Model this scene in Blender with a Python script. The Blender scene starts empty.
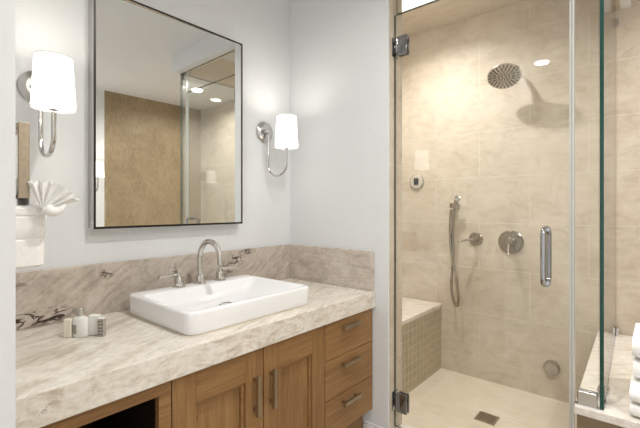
import bpy, bmesh, math, random
from mathutils import Vector, Matrix, noise as mnoise
S = bpy.context.scene
COL = S.collection
PI = math.pi
rnd = random.Random(7)

# ---------------------------------------------------------------- camera
CAM_H = 1.15
ANG = 40.3                      # heading, degrees from +X towards +Y
F_PX = 390.0
cd = bpy.data.cameras.new('camera')
cd.sensor_fit = 'HORIZONTAL'
cd.sensor_width = 36.0
cd.lens = 36.0 * F_PX / 640.0
cd.shift_y = -6.0 / 640.0
cd.clip_start = 0.02
cam = bpy.data.objects.new('camera', cd)
COL.objects.link(cam)
cam.location = (0, 0, CAM_H)
cam.rotation_euler = (PI / 2, 0, math.radians(ANG - 90))
S.camera = cam

# ---------------------------------------------------------------- world, lamps' power, exposure
w = bpy.data.worlds.new('world')
S.world = w
w.use_nodes = True
w.node_tree.nodes['Background'].inputs[0].default_value = (0.97, 0.98, 1.0, 1)
w.node_tree.nodes['Background'].inputs[1].default_value = 1.5
S.view_settings.view_transform = 'Standard'
S.view_settings.look = 'None'
S.view_settings.gamma = 1.0
S.view_settings.use_curve_mapping = False
S.view_settings.exposure = 0.34
P_ROOM = 9.5        # watts of each recessed room light
P_SHOWER = 10.5      # the one in the shower
P_SCONCE = 1.1
S.cycles.max_bounces = 14
S.cycles.transparent_max_bounces = 24
S.cycles.glossy_bounces = 8
S.cycles.caustics_reflective = True
S.cycles.sample_clamp_indirect = 6.0


# ================================================================ helpers
def lin(c):
    c = c / 255.0
    return c / 12.92 if c <= 0.04045 else ((c + 0.055) / 1.055) ** 2.4


def rgb(r, g, b):
    return (lin(r), lin(g), lin(b), 1.0)


def newmat(name):
    m = bpy.data.materials.new(name)
    m.use_nodes = True
    nt = m.node_tree
    return m, nt, nt.nodes['Principled BSDF'], nt.nodes['Material Output']


def N(nt, kind, **kw):
    n = nt.nodes.new(kind)
    for k, v in kw.items():
        if k.startswith('i_'):
            n.inputs[k[2:].replace('_', ' ')].default_value = v
        else:
            setattr(n, k, v)
    return n


def L(nt, a, b):
    nt.links.new(a, b)


def ramp(nt, src, stops, interp='LINEAR'):
    n = nt.nodes.new('ShaderNodeValToRGB')
    n.color_ramp.interpolation = interp
    e = n.color_ramp.elements
    while len(e) < len(stops):
        e.new(0.5)
    for k, (p, c) in enumerate(stops):
        e[k].position = p
        e[k].color = c if len(c) == 4 else (*c, 1)
    L(nt, src, n.inputs[0])
    return n.outputs[0]


def mixc(nt, fac, a, b, mode='MIX'):
    n = nt.nodes.new('ShaderNodeMix')
    n.data_type = 'RGBA'
    n.blend_type = mode
    n.clamp_factor = True
    for s, v in ((n.inputs[0], fac), (n.inputs[6], a), (n.inputs[7], b)):
        if hasattr(v, 'is_output'):
            L(nt, v, s)
        else:
            s.default_value = v
    return n.outputs[2]


def math_(nt, op, a, b=None, c=None):
    n = nt.nodes.new('ShaderNodeMath')
    n.operation = op
    for k, v in enumerate((a, b, c)):
        if v is None:
            continue
        if hasattr(v, 'is_output'):
            L(nt, v, n.inputs[k])
        else:
            n.inputs[k].default_value = v
    return n.outputs[0]


def coords(nt, loc=(0, 0, 0), rot=(0, 0, 0), scale=(1, 1, 1), space='world'):
    if space == 'world':
        src = nt.nodes.new('ShaderNodeNewGeometry').outputs['Position']
    else:
        src = nt.nodes.new('ShaderNodeTexCoord').outputs['Object']
    m = nt.nodes.new('ShaderNodeMapping')
    m.inputs['Location'].default_value = loc
    m.inputs['Rotation'].default_value = rot
    m.inputs['Scale'].default_value = scale
    L(nt, src, m.inputs[0])
    return m.outputs[0]


def noise(nt, vec, scale, detail=4, rough=0.55, dist=0.0):
    n = nt.nodes.new('ShaderNodeTexNoise')
    n.inputs['Scale'].default_value = scale
    n.inputs['Detail'].default_value = detail
    n.inputs['Roughness'].default_value = rough
    n.inputs['Distortion'].default_value = dist
    L(nt, vec, n.inputs['Vector'])
    return n.outputs[0]


def bump(nt, bsdf, height, strength=0.1, dist=0.01):
    b = nt.nodes.new('ShaderNodeBump')
    b.inputs['Strength'].default_value = strength
    b.inputs['Distance'].default_value = dist
    L(nt, height, b.inputs['Height'])
    L(nt, b.outputs[0], bsdf.inputs['Normal'])


def flat(name, col, rough=0.5, metal=0.0, spec=0.5, noise_scale=0, noise_amt=0.05, bump_s=0):
    m, nt, b, o = newmat(name)
    b.inputs['Base Color'].default_value = col
    b.inputs['Roughness'].default_value = rough
    b.inputs['Metallic'].default_value = metal
    b.inputs['Specular IOR Level'].default_value = spec
    if noise_scale:
        v = coords(nt, space='object')
        n = noise(nt, v, noise_scale, 3)
        dark = tuple(x * (1 - noise_amt) for x in col[:3]) + (1,)
        light = tuple(min(1, x * (1 + noise_amt)) for x in col[:3]) + (1,)
        L(nt, ramp(nt, n, [(0.3, dark), (0.7, light)]), b.inputs['Base Color'])
        if bump_s:
            bump(nt, b, n, bump_s, 0.005)
    return m


# ---------------------------------------------------------------- materials
M = {}
M['paint'] = flat('wall_paint', rgb(223, 224.6, 225), 0.6, 0, 0.3, 60, 0.012)
M['ceiling'] = flat('ceiling_paint', rgb(226, 226, 227), 0.7, 0, 0.2, 40, 0.01)
M['trim'] = flat('white_trim', rgb(232, 232, 232), 0.35, 0, 0.5, 30, 0.01)
M['chrome'] = flat('polished_chrome', rgb(215, 215, 216), 0.08, 1.0)
M['hinge_chrome'] = flat('dark_reflecting_chrome', rgb(150, 150, 154), 0.12, 1.0)  # darker chrome: the hinges' dark reflections are put into its colour
M['shower_nickel'] = flat('shower_nickel', rgb(168, 160, 147), 0.24, 1.0, 0.5, 180, 0.05)
M['handle_chrome'] = flat('handle_chrome', rgb(176, 176, 178), 0.08, 1.0)
M['nickel'] = flat('brushed_nickel', rgb(206, 202, 195), 0.2, 1.0, 0.5, 180, 0.05)
M['steel'] = flat('polished_nickel', rgb(205, 203, 200), 0.12, 1.0)
M['bronze'] = flat('bronze_pull', rgb(172, 158, 138), 0.38, 1.0, 0.5, 120, 0.08)
M['dark_frame'] = flat('dark_frame', rgb(48, 44, 40), 0.35, 0.7, 0.5, 40, 0.05)
M['black_rubber'] = flat('dark_seal', rgb(92, 84, 70), 0.5, 0, 0.4, 40, 0.05)
M['porcelain'] = flat('porcelain', rgb(240, 240, 241), 0.12, 0, 0.5, 20, 0.004)
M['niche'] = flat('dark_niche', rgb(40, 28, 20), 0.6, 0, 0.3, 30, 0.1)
M['soap'] = flat('soap', rgb(238, 232, 214), 0.5, 0, 0.4, 40, 0.02)
M['bottle'] = flat('bottle_plastic', rgb(236, 236, 232), 0.3, 0, 0.5, 40, 0.01)
M['print'] = flat('grey_print', rgb(168, 160, 150), 0.5, 0, 0.4, 250, 0.12)
M['control'] = flat('control_plate', rgb(196, 188, 176), 0.4, 0, 0.5, 40, 0.02)
M['screen'] = flat('dark_screen', rgb(36, 38, 40), 0.2, 0, 0.5, 40, 0.05)
M['nozzle'] = flat('nozzle_rubber', rgb(104, 94, 82), 0.5, 0, 0.4, 40, 0.05)
M['silicone'] = flat('clear_silicone', rgb(204, 192, 172), 0.3, 0, 0.5, 40, 0.03)
M['floor'] = flat('floor_tile', rgb(176, 166, 150), 0.4, 0, 0.5, 6, 0.06)

# mirror
m, nt, b, o = newmat('mirror_silver')
b.inputs['Base Color'].default_value = (0.86, 0.875, 0.865, 1)
b.inputs['Metallic'].default_value = 1
b.inputs['Roughness'].default_value = 0.0
M['mirror'] = m


def glass_mat(name, tint, milk=0.0, milk_col=(0.8, 0.82, 0.8, 1)):
    """thin clear glass: each face passes light straight on and reflects by Schlick's law"""
    m, nt, b, o = newmat(name)
    nt.nodes.remove(b)
    g = nt.nodes.new('ShaderNodeNewGeometry')
    d = nt.nodes.new('ShaderNodeVectorMath')
    d.operation = 'DOT_PRODUCT'
    L(nt, g.outputs['Incoming'], d.inputs[0])
    L(nt, g.outputs['Normal'], d.inputs[1])
    c = math_(nt, 'ABSOLUTE', d.outputs['Value'])
    k = math_(nt, 'POWER', math_(nt, 'SUBTRACT', 1.0, c), 5.0)
    f = math_(nt, 'ADD', math_(nt, 'MULTIPLY', k, 0.93), 0.07)
    t = nt.nodes.new('ShaderNodeBsdfTransparent')
    t.inputs[0].default_value = tint
    gl = nt.nodes.new('ShaderNodeBsdfGlossy')
    gl.inputs['Roughness'].default_value = 0.0
    mx = nt.nodes.new('ShaderNodeMixShader')
    L(nt, f, mx.inputs[0])
    if milk:
        df = nt.nodes.new('ShaderNodeBsdfDiffuse')
        df.inputs[0].default_value = milk_col
        mm = nt.nodes.new('ShaderNodeMixShader')
        mm.inputs[0].default_value = milk
        L(nt, t.outputs[0], mm.inputs[1])
        L(nt, df.outputs[0], mm.inputs[2])
        L(nt, mm.outputs[0], mx.inputs[1])
    else:
        L(nt, t.outputs[0], mx.inputs[1])
    L(nt, gl.outputs[0], mx.inputs[2])
    L(nt, mx.outputs[0], o.inputs[0])
    return m


M['glass'] = glass_mat('clear_glass', (0.983, 0.99, 0.98, 1))
M['seal'] = glass_mat('clear_plastic_seal', (0.95, 0.95, 0.94, 1), 0.42, (0.92, 0.93, 0.92, 1))
M['glass_edge'] = flat('green_glass_edge', rgb(14, 64, 56), 0.15, 0, 0.6, 30, 0.08)
M['glass_edge_dark'] = flat('dark_glass_edge', rgb(58, 74, 66), 0.2, 0, 0.5, 30, 0.05)
M['glass_edge_pale'] = flat('pale_glass_edge', rgb(196, 204, 196), 0.15, 0, 0.6, 30, 0.03)


def tile_mat(name, axis, base, dark, light, grout, width=0.61, row=0.305, u0=0.575, v0=0.135,
             mortar=0.0022, offset=0.5, rough=0.5, vary=0.04, bs=0.15):
    m, nt, b, o = newmat(name)
    pos = nt.nodes.new('ShaderNodeNewGeometry').outputs['Position']
    sp = nt.nodes.new('ShaderNodeSeparateXYZ')
    L(nt, pos, sp.inputs[0])
    u, v = {'x': ('Y', 'Z'), 'y': ('X', 'Z'), 'z': ('X', 'Y')}[axis]
    cm = nt.nodes.new('ShaderNodeCombineXYZ')
    L(nt, math_(nt, 'SUBTRACT', sp.outputs[u], u0 - 20 * width), cm.inputs[0])
    L(nt, math_(nt, 'SUBTRACT', sp.outputs[v], v0 - 20 * row), cm.inputs[1])
    br = nt.nodes.new('ShaderNodeTexBrick')
    br.offset = offset
    br.inputs['Scale'].default_value = 1.0
    br.inputs['Mortar Size'].default_value = mortar
    br.inputs['Mortar Smooth'].default_value = 0.1
    br.inputs['Brick Width'].default_value = width
    br.inputs['Row Height'].default_value = row
    br.inputs['Bias'].default_value = 0.0
    br.inputs['Color1'].default_value = (1 - vary, 1 - vary, 1 - vary * 1.2, 1)
    br.inputs['Color2'].default_value = (1, 1, 1, 1)
    br.inputs['Mortar'].default_value = (1, 1, 1, 1)
    L(nt, cm.outputs[0], br.inputs['Vector'])
    # stone: soft clouds plus fine slanting feathers
    vec = coords(nt, rot=(0.6, 0.5, 0.3))
    cl = noise(nt, vec, 3.2, 5, 0.6, 0.8)
    ve = coords(nt, rot=(0.75, 0.75, 0.4), scale=(22, 4.5, 9))
    fe = noise(nt, ve, 1.6, 6, 0.65, 1.2)
    c = ramp(nt, cl, [(0.22, dark), (0.5, base), (0.78, light)])
    c = mixc(nt, 0.42, c, ramp(nt, fe, [(0.34, dark), (0.5, base), (0.66, light)]))
    th = math_(nt, 'ABSOLUTE', math_(nt, 'SUBTRACT', noise(nt, coords(nt, rot=(0.5, 0.9, 0.2), scale=(1.5, 1, 1)), 2.2, 7, 0.6, 1.5), 0.5))
    c = mixc(nt, math_(nt, 'MULTIPLY', ramp(nt, th, [(0.0, (1, 1, 1)), (0.012, (0, 0, 0))]), 0.25), c, dark)
    c = mixc(nt, 1.0, c, br.outputs['Color'], 'MULTIPLY')
    c = mixc(nt, math_(nt, 'MULTIPLY', br.outputs['Fac'], 0.7), c, grout)
    L(nt, c, b.inputs['Base Color'])
    b.inputs['Roughness'].default_value = rough
    b.inputs['Specular IOR Level'].default_value = 0.35
    bump(nt, b, math_(nt, 'SUBTRACT', 1.0, br.outputs['Fac']), bs, 0.002)
    return m


TB, TD, TL, TG = rgb(209, 197, 180), rgb(182, 167, 146), rgb(221, 211, 196), rgb(222, 214, 201)
M['tile_x'] = tile_mat('limestone_tile_back', 'x', TB, TD, TL, TG)
M['tile_y'] = tile_mat('limestone_tile_side', 'y', TB, TD, TL, TG, u0=0.2)
M['tile_z'] = tile_mat('limestone_tile_flat', 'z', TB, TD, TL, TG, mortar=0.0015)
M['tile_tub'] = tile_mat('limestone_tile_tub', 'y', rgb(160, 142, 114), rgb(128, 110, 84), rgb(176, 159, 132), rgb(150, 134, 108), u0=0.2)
M['shower_floor'] = tile_mat('cream_shower_floor', 'z', rgb(217, 205, 187), rgb(204, 190, 169), rgb(227, 217, 202), rgb(214, 203, 186),
                             width=2.4, row=2.4, u0=0, v0=0, offset=0.0, rough=0.35)
M['mosaic'] = tile_mat('bench_mosaic', 'y', rgb(184, 172, 148), rgb(168, 156, 132), rgb(194, 183, 160), rgb(214, 206, 190),
                       width=0.0525, row=0.0525, u0=0.0, v0=0.015, mortar=0.0022, offset=0.0, vary=0.10)


def marble_mat(name, warm, pale, grey, streak_rot, dark_spots, contrast=1.0, rough=0.18, vw=(0.02, 0.055), cloud=0.3):
    """streaked quartzite; dark_spots = [(centre, radius, strength)] where its dark mineral veins break through"""
    m, nt, b, o = newmat(name)
    v1 = coords(nt, rot=(0, 0, 0))
    wn = nt.nodes.new('ShaderNodeTexNoise')
    wn.inputs['Scale'].default_value = 2.6
    wn.inputs['Detail'].default_value = 4
    L(nt, v1, wn.inputs['Vector'])
    warp = nt.nodes.new('ShaderNodeVectorMath')
    warp.operation = 'MULTIPLY_ADD'
    L(nt, wn.outputs['Color'], warp.inputs[0])
    warp.inputs[1].default_value = (0.11, 0.11, 0.11)
    L(nt, v1, warp.inputs[2])
    mp = nt.nodes.new('ShaderNodeMapping')
    mp.vector_type = 'TEXTURE'
    mp.inputs['Rotation'].default_value = streak_rot
    mp.inputs['Scale'].default_value = (0.42, 0.055, 0.04)
    L(nt, warp.outputs[0], mp.inputs[0])
    st = noise(nt, mp.outputs[0], 1.0, 7, 0.62, 0.4)
    md = (0.5, warm)
    c = ramp(nt, st, [(0.30, grey), (0.40, warm), (0.47, pale), (0.53, pale), (0.58, warm), (0.68, grey), (0.76, warm)])
    fine = noise(nt, mp.outputs[0], 4.5, 8, 0.7, 0.2)
    c = mixc(nt, 0.35 * contrast, c, ramp(nt, fine, [(0.32, grey), (0.5, warm), (0.62, pale)]))
    c = mixc(nt, cloud, c, ramp(nt, noise(nt, v1, 9, 7, 0.66, 0.8), [(0.3, grey), (0.5, warm), (0.66, pale)]))
    gr = noise(nt, v1, 55, 6, 0.7, 0.5)
    c = mixc(nt, 0.12, c, ramp(nt, gr, [(0.36, tuple(x * 0.62 for x in grey[:3]) + (1,)), (0.52, pale)]), 'MIX')
    dark = rgb(62, 48, 40)
    # thin wandering veins
    vn = noise(nt, mp.outputs[0], 0.9, 5, 0.6, 1.6)
    tv = math_(nt, 'ABSOLUTE', math_(nt, 'SUBTRACT', vn, 0.46))
    c = mixc(nt, math_(nt, 'MULTIPLY', ramp(nt, tv, [(0.0, (1, 1, 1)), (0.011, (0, 0, 0))]), 0.28), c, rgb(140, 122, 104))
    for (ct, rad, stren) in dark_spots:
        vm = nt.nodes.new('ShaderNodeVectorMath')
        vm.operation = 'SUBTRACT'
        L(nt, v1, vm.inputs[0])
        vm.inputs[1].default_value = ct
        sc = nt.nodes.new('ShaderNodeVectorMath')
        sc.operation = 'DIVIDE'
        L(nt, vm.outputs[0], sc.inputs[0])
        sc.inputs[1].default_value = rad
        ln = nt.nodes.new('ShaderNodeVectorMath')
        ln.operation = 'LENGTH'
        L(nt, sc.outputs[0], ln.inputs[0])
        fall = ramp(nt, ln.outputs['Value'], [(0.45, (1, 1, 1)), (1.0, (0, 0, 0))])
        kn = noise(nt, coords(nt, rot=(0, 0.3, 0), scale=(11, 11, 26)), 1.0, 7, 0.62, 1.3)
        tk = math_(nt, 'ABSOLUTE', math_(nt, 'SUBTRACT', kn, 0.5))
        msk = math_(nt, 'MULTIPLY', ramp(nt, tk, [(vw[0], (1, 1, 1)), (vw[1], (0, 0, 0))]), fall)
        c = mixc(nt, math_(nt, 'MULTIPLY', msk, stren), c, dark)
    L(nt, c, b.inputs['Base Color'])
    b.inputs['Roughness'].default_value = rough
    b.inputs['Specular IOR Level'].default_value = 0.4
    return m


M['counter'] = marble_mat('counter_quartzite', rgb(217, 207, 191), rgb(240, 236, 229), rgb(160, 145, 128), (0, 0, math.radians(24)),
                          [((0.245, 0.99, 0.72), (0.045, 0.03, 0.04), 0.6), ((0.35, 0.99, 0.715), (0.02, 0.03, 0.025), 0.4)], vw=(0.006, 0.018))
M['splash'] = marble_mat('splash_quartzite', rgb(182, 169, 155), rgb(212, 203, 193), rgb(132, 120, 110), (0, math.radians(-38), 0),
                         [((0.41, 1.55, 0.785), (0.10, 0.06, 0.035), 1.0), ((0.33, 1.55, 0.785), (0.07, 0.06, 0.035), 1.0), ((0.595, 1.55, 0.905), (0.035, 0.05, 0.022), 0.8),
                          ((0.33, 1.55, 0.895), (0.03, 0.05, 0.02), 0.45),
                          ((0.87, 1.55, 0.875), (0.016, 0.05, 0.045), 0.7),
                          ((1.13, 1.55, 0.855), (0.06, 0.05, 0.04), 0.8), ((1.19, 1.55, 0.895), (0.06, 0.05, 0.04), 0.9), ((1.26, 1.55, 0.93), (0.06, 0.05, 0.03), 0.8)], rough=0.25, cloud=0.55)
M['splash_side'] = marble_mat('splash_side_quartzite', rgb(189, 176, 162), rgb(218, 209, 199), rgb(140, 128, 117), (math.radians(-30), 0, PI / 2), [], rough=0.25, cloud=0.5)
M['deck'] = marble_mat('deck_quartzite', rgb(222, 213, 200), rgb(240, 236, 230), rgb(196, 183, 167), (0, 0, math.radians(125)), [], rough=0.16)


def oak_mat(name, grain):          # grain: 'x', 'y' or 'z'
    m, nt, b, o = newmat(name)
    sc = {'x': (1.4, 28, 28), 'y': (28, 1.4, 28), 'z': (28, 28, 1.4)}[grain]
    v = coords(nt, scale=sc)
    g1 = noise(nt, v, 1.0, 5, 0.6, 0.6)
    sc2 = tuple(x * 5 for x in sc)
    g2 = noise(nt, coords(nt, scale=sc2), 1.0, 4, 0.7)
    c = ramp(nt, g1, [(0.28, rgb(120, 87, 53)), (0.5, rgb(149, 112, 71)), (0.74, rgb(164, 128, 85))])
    c = mixc(nt, 0.35, c, ramp(nt, g2, [(0.35, rgb(92, 64, 37)), (0.6, rgb(158, 120, 77))]))
    L(nt, c, b.inputs['Base Color'])
    b.inputs['Roughness'].default_value = 0.42
    b.inputs['Specular IOR Level'].default_value = 0.35
    bump(nt, b, g2, 0.08, 0.001)
    return m


M['oak_x'] = oak_mat('oak_along', 'x')
M['oak_z'] = oak_mat('oak_upright', 'z')
M['oak_edge'] = flat('dark_oak_edge', rgb(112, 78, 46), 0.5, 0, 0.3, 50, 0.1)  # darker oak for the carcass behind the fronts

# terry cloth
m, nt, b, o = newmat('white_terry')
v = coords(nt)
tn = noise(nt, v, 320, 3, 0.6)
L(nt, ramp(nt, tn, [(0.3, rgb(238, 236, 233)), (0.65, rgb(250, 249, 247))]), b.inputs['Base Color'])
b.inputs['Roughness'].default_value = 0.95
b.inputs['Specular IOR Level'].default_value = 0.1
bump(nt, b, tn, 0.3, 0.0015)
M['terry'] = m

# lit fabric shade
m, nt, b, o = newmat('lit_linen_shade')
b.inputs['Base Color'].default_value = (0.9, 0.89, 0.86, 1)
b.inputs['Roughness'].default_value = 0.8
b.inputs['Emission Color'].default_value = (1.0, 0.965, 0.91, 1)
b.inputs['Emission Strength'].default_value = 1.0
M['shade'] = m
M['shade_rim'] = flat('shade_rim', rgb(214, 210, 202), 0.7, 0, 0.2, 80, 0.02)


def glow(name, col, s):
    m, nt, b, o = newmat(name)
    b.inputs['Base Color'].default_value = (0.8, 0.8, 0.8, 1)
    b.inputs['Emission Color'].default_value = col
    b.inputs['Emission Strength'].default_value = s
    return m


M['lamp'] = glow('lamp_lens', (1, 0.96, 0.9, 1), 14)
M['glow_sheet'] = glow('added_glow_sheet', (1, 0.985, 0.96, 1), 1.3)  # glow added to whiten the shower ceiling around its lamp
M['bulb'] = glow('bulb', (1, 0.95, 0.88, 1), 5)


# ---------------------------------------------------------------- mesh helpers
def bm_new():
    return bmesh.new()


def box(bm, x0, x1, y0, y1, z0, z1, bev=0.0, seg=2, mi=0):
    r = bmesh.ops.create_cube(bm, size=1.0)
    vs = r['verts']
    for v in vs:
        v.co = Vector(((x0 + x1) / 2 + v.co.x * (x1 - x0), (y0 + y1) / 2 + v.co.y * (y1 - y0), (z0 + z1) / 2 + v.co.z * (z1 - z0)))
    fs = {f for v in vs for f in v.link_faces}
    for f in fs:
        f.material_index = mi
    if bev:
        es = list({e for v in vs for e in v.link_edges})
        bmesh.ops.bevel(bm, geom=es, offset=bev, segments=seg, profile=0.5, affect='EDGES')
    return vs


def frame_of(d):
    d = Vector(d).normalized()
    a = Vector((0, 0, 1)) if abs(d.z) < 0.9 else Vector((1, 0, 0))
    u = d.cross(a).normalized()
    return d, u, d.cross(u).normalized()


def lathe(bm, prof, origin, axis, seg=32, mi=0, cap=True):
    """profile of (radius, height along the axis)"""
    d, u, v = frame_of(axis)
    o = Vector(origin)
    rings = []
    for r, h in prof:
        if r <= 1e-6:
            rings.append([bm.verts.new(o + d * h)])
        else:
            rings.append([bm.verts.new(o + d * h + (u * math.cos(2 * PI * k / seg) + v * math.sin(2 * PI * k / seg)) * r) for k in range(seg)])
    for a, b_ in zip(rings, rings[1:]):
        for k in range(seg):
            k2 = (k + 1) % seg
            if len(a) == 1 and len(b_) == 1:
                continue
            if len(a) == 1:
                f = bm.faces.new((a[0], b_[k2], b_[k]))
            elif len(b_) == 1:
                f = bm.faces.new((a[k], a[k2], b_[0]))
            else:
                f = bm.faces.new((a[k], a[k2], b_[k2], b_[k]))
            f.material_index = mi
    if cap:
        for ring, flip in ((rings[0], True), (rings[-1], False)):
            if len(ring) > 1:
                f = bm.faces.new(ring[::-1] if flip else ring)
                f.material_index = mi


def tube(bm, pts, r, seg=12, closed=False, mi=0, section=None):
    pts = [Vector(p) for p in pts]
    n = len(pts)
    rings = []
    prev_u = None
    for i, p in enumerate(pts):
        if closed:
            t = (pts[(i + 1) % n] - pts[i - 1]).normalized()
        else:
            t = (pts[min(i + 1, n - 1)] - pts[max(i - 1, 0)]).normalized()
        if prev_u is None:
            _, u, _ = frame_of(t)
        else:
            u = (prev_u - t * prev_u.dot(t)).normalized()
        prev_u = u
        v = t.cross(u)
        rr = r[i] if isinstance(r, (list, tuple)) else r
        rings.append([bm.verts.new(p + (u * math.cos(2 * PI * k / seg) + v * math.sin(2 * PI * k / seg)) * rr) for k in range(seg)])
    last = n if closed else n - 1
    for i in range(last):
        a, b_ = rings[i], rings[(i + 1) % n]
        for k in range(seg):
            k2 = (k + 1) % seg
            f = bm.faces.new((a[k], a[k2], b_[k2], b_[k]))
            f.material_index = mi
    if not closed:
        bm.faces.new(rings[0][::-1]).material_index = mi
        bm.faces.new(rings[-1]).material_index = mi


def rrect(x0, x1, y0, y1, r, z, n=8):
    pts = []
    for cx, cy, a0 in ((x1 - r, y1 - r, 0), (x0 + r, y1 - r, 90), (x0 + r, y0 + r, 180), (x1 - r, y0 + r, 270)):
        for k in range(n + 1):
            a = math.radians(a0 + 90 * k / n)
            pts.append(Vector((cx + r * math.cos(a), cy + r * math.sin(a), z)))
    return pts


def loft(bm, loops, cap0=True, cap1=True, mi=0):
    rings = [[bm.verts.new(p) for p in lp] for lp in loops]
    n = len(rings[0])
    for a, b_ in zip(rings, rings[1:]):
        for k in range(n):
            k2 = (k + 1) % n
            bm.faces.new((a[k], a[k2], b_[k2], b_[k])).material_index = mi
    if cap0:
        bm.faces.new(rings[0][::-1]).material_index = mi
    if cap1:
        bm.faces.new(rings[-1]).material_index = mi


def obj(name, bm, mat, parent=None, smooth=False, root=None):
    """link bm (world coordinates) as one mesh object; its origin is its parent's, or its own base"""
    bmesh.ops.recalc_face_normals(bm, faces=bm.faces)
    if parent is not None:
        org = world_loc(parent)
    else:
        xs = [v.co for v in bm.verts]
        org = Vector(((min(c.x for c in xs) + max(c.x for c in xs)) / 2, (min(c.y for c in xs) + max(c.y for c in xs)) / 2, min(c.z for c in xs)))
    for v in bm.verts:
        v.co -= org
    me = bpy.data.meshes.new(name)
    bm.to_mesh(me)
    bm.free()
    for mm in (mat if isinstance(mat, (list, tuple)) else [mat]):
        me.materials.append(mm)
    if smooth:
        for p in me.polygons:
            p.use_smooth = True
        me.set_sharp_from_angle(angle=math.radians(38))
    o = bpy.data.objects.new(name, me)
    COL.objects.link(o)
    if parent is not None:
        o.parent = parent
    else:
        o.location = org
    return o


def world_loc(o):
    p = Vector((0, 0, 0))
    while o is not None:
        p = p + Vector(o.location)
        o = o.parent
    return p


def tag(o, label, cat, group=None):
    o['label'] = label
    o['category'] = cat
    if group:
        o['group'] = group
    return o


def thing(name, loc, label, cat, group=None):
    o = bpy.data.objects.new(name, None)
    o.empty_display_size = 0.05
    COL.objects.link(o)
    o.location = loc
    return tag(o, label, cat, group)


def struct(name, boxes, mat):
    bm = bm_new()
    for bx in boxes:
        box(bm, *bx)
    o = obj(name, bm, mat)
    o['kind'] = 'structure'
    return o


# ================================================================ the setting
BX = 2.70           # shower / tub back wall
SX = 1.59           # side wall of the vanity
MY = 1.57           # mirror wall
OY = -1.32          # opposite wall
LX = -1.0
ZC = 2.38           # bathroom ceiling
ZS = 2.45           # shower ceiling
ZH = 2.24           # underside of the header over the glass
YG = 0.128          # return glass
XG = 1.65           # door glass

struct('floor', [(LX, 1.66, OY, MY, -0.1, 0)], M['floor'])
struct('floor_shower', [(1.66, BX, OY, MY, -0.1, 0)], M['shower_floor'])
struct('wall_back', [(LX, SX, MY, MY + 0.1, 0, 2.5)], M['paint'])
struct('wall_left', [(LX, 0.1735, 0.836, MY, 0, ZC)], M['paint'])
struct('wall_right', [(SX, 1.60, 0.933, MY, 0, ZC)], M['paint'])
struct('wall_shower_end', [(1.60, 1.724, 0.933, MY, 0, ZS)], M['tile_y'])
struct('wall_shower_left', [(1.59, BX, MY, MY + 0.1, 0, 2.5)], M['tile_y'])
struct('wall_shower_back', [(BX, BX + 0.1, OY - 0.1, MY + 0.1, -0.1, 2.55)], M['tile_x'])
struct('wall_front', [(LX, 1.575, OY - 0.1, OY, 0, ZC)], M['paint'])
struct('wall_tub_end', [(1.575, BX, OY - 0.1, OY, 0, ZC)], M['tile_tub'])
# entry wall with an open doorway behind the camera
struct('wall_entry', [(LX - 0.1, LX, OY - 0.1, -0.75, 0, ZC), (LX - 0.1, LX, 0.25, 0.936, 0, ZC), (LX - 0.1, LX, -0.75, 0.25, 2.05, ZC)], M['paint'])
struct('ceiling', [(LX, SX, OY, MY, ZC, ZC + 0.1), (SX, BX, OY, 0.08, ZC, ZC + 0.1)], M['ceiling'])
struct('ceiling_shower', [(1.60, 2.33, 0.18, MY, ZS, ZS + 0.08)], M['ceiling'])
struct('trim_4', [(2.33, BX, 0.18, MY, ZS, ZS + 0.08)], M['tile_z'])
# header over the glass: white outside, tiled inside
struct('trim_1', [(SX, 1.645, 0.08, 0.933, ZH, ZC + 0.1), (1.645, BX, 0.08, 0.125, ZH, ZC + 0.1)], M['ceiling'])
struct('trim_2', [(1.645, 1.685, 0.135, 0.933, ZH + 0.002, ZS + 0.05)], M['tile_x'])
struct('trim_3', [(1.645, BX, 0.125, 0.18, ZH + 0.002, ZS + 0.05)], M['tile_y'])
bm = bm_new()
box(bm, SX - 0.012, SX, 0.933, 1.064, 0, 0.105, 0.002)
box(bm, SX - 0.008, SX, 0.933, 1.064, 0.105, 0.118, 0.003)
o = obj('baseboard_right', bm, M['trim'])
o['kind'] = 'structure'
struct('baseboard_front', [(LX, 1.575, OY, OY + 0.012, 0, 0.11)], M['trim'])

# ================================================================ shower fabric
bm = bm_new()
box(bm, 1.596, 1.724, 0.245, 0.932, 0.0, 0.098, 0.004)
tag(obj('shower_curb', bm, M['deck']), 'low pale stone curb under the hinged glass shower door', 'curb')

t = thing('shower_bench', (2.2, 1.41, 0), 'built in corner shower bench with mosaic front and pale stone seat', 'bench')
bm = bm_new()
box(bm, 1.726, BX - 0.002, 1.148, MY - 0.002, 0.001, 0.440)
obj('tiled_base', bm, M['mosaic'], t)
bm = bm_new()
box(bm, 1.726, BX - 0.002, 1.142, MY - 0.002, 0.4405, 0.467, 0.003)
obj('seat_slab', bm, M['deck'], t)

t = thing('tub_deck', (2.15, -0.55, 0), 'stone topped ledge running under the glass panel to the right', 'ledge')
bm = bm_new()
box(bm, 1.645, BX - 0.002, OY + 0.002, 0.200, 0.001, 0.4275)
obj('tiled_base', bm, [tile_mat('ledge_tile_shaded', 'x', rgb(150, 130, 104), rgb(132, 112, 88), rgb(160, 142, 116), rgb(178, 164, 142), mortar=0.002)], t)  # tile colours darkened to hold the shade below the slab
bm = bm_new()
box(bm, 1.622, BX - 0.002, OY + 0.002, 0.206, 0.428, 0.457, 0.003)
for v in bm.verts:
    if v.co.y > 0.1 and v.co.x > 2.0:
        v.co.y += 0.022
obj('stone_slab', bm, M['deck'], t)


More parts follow.
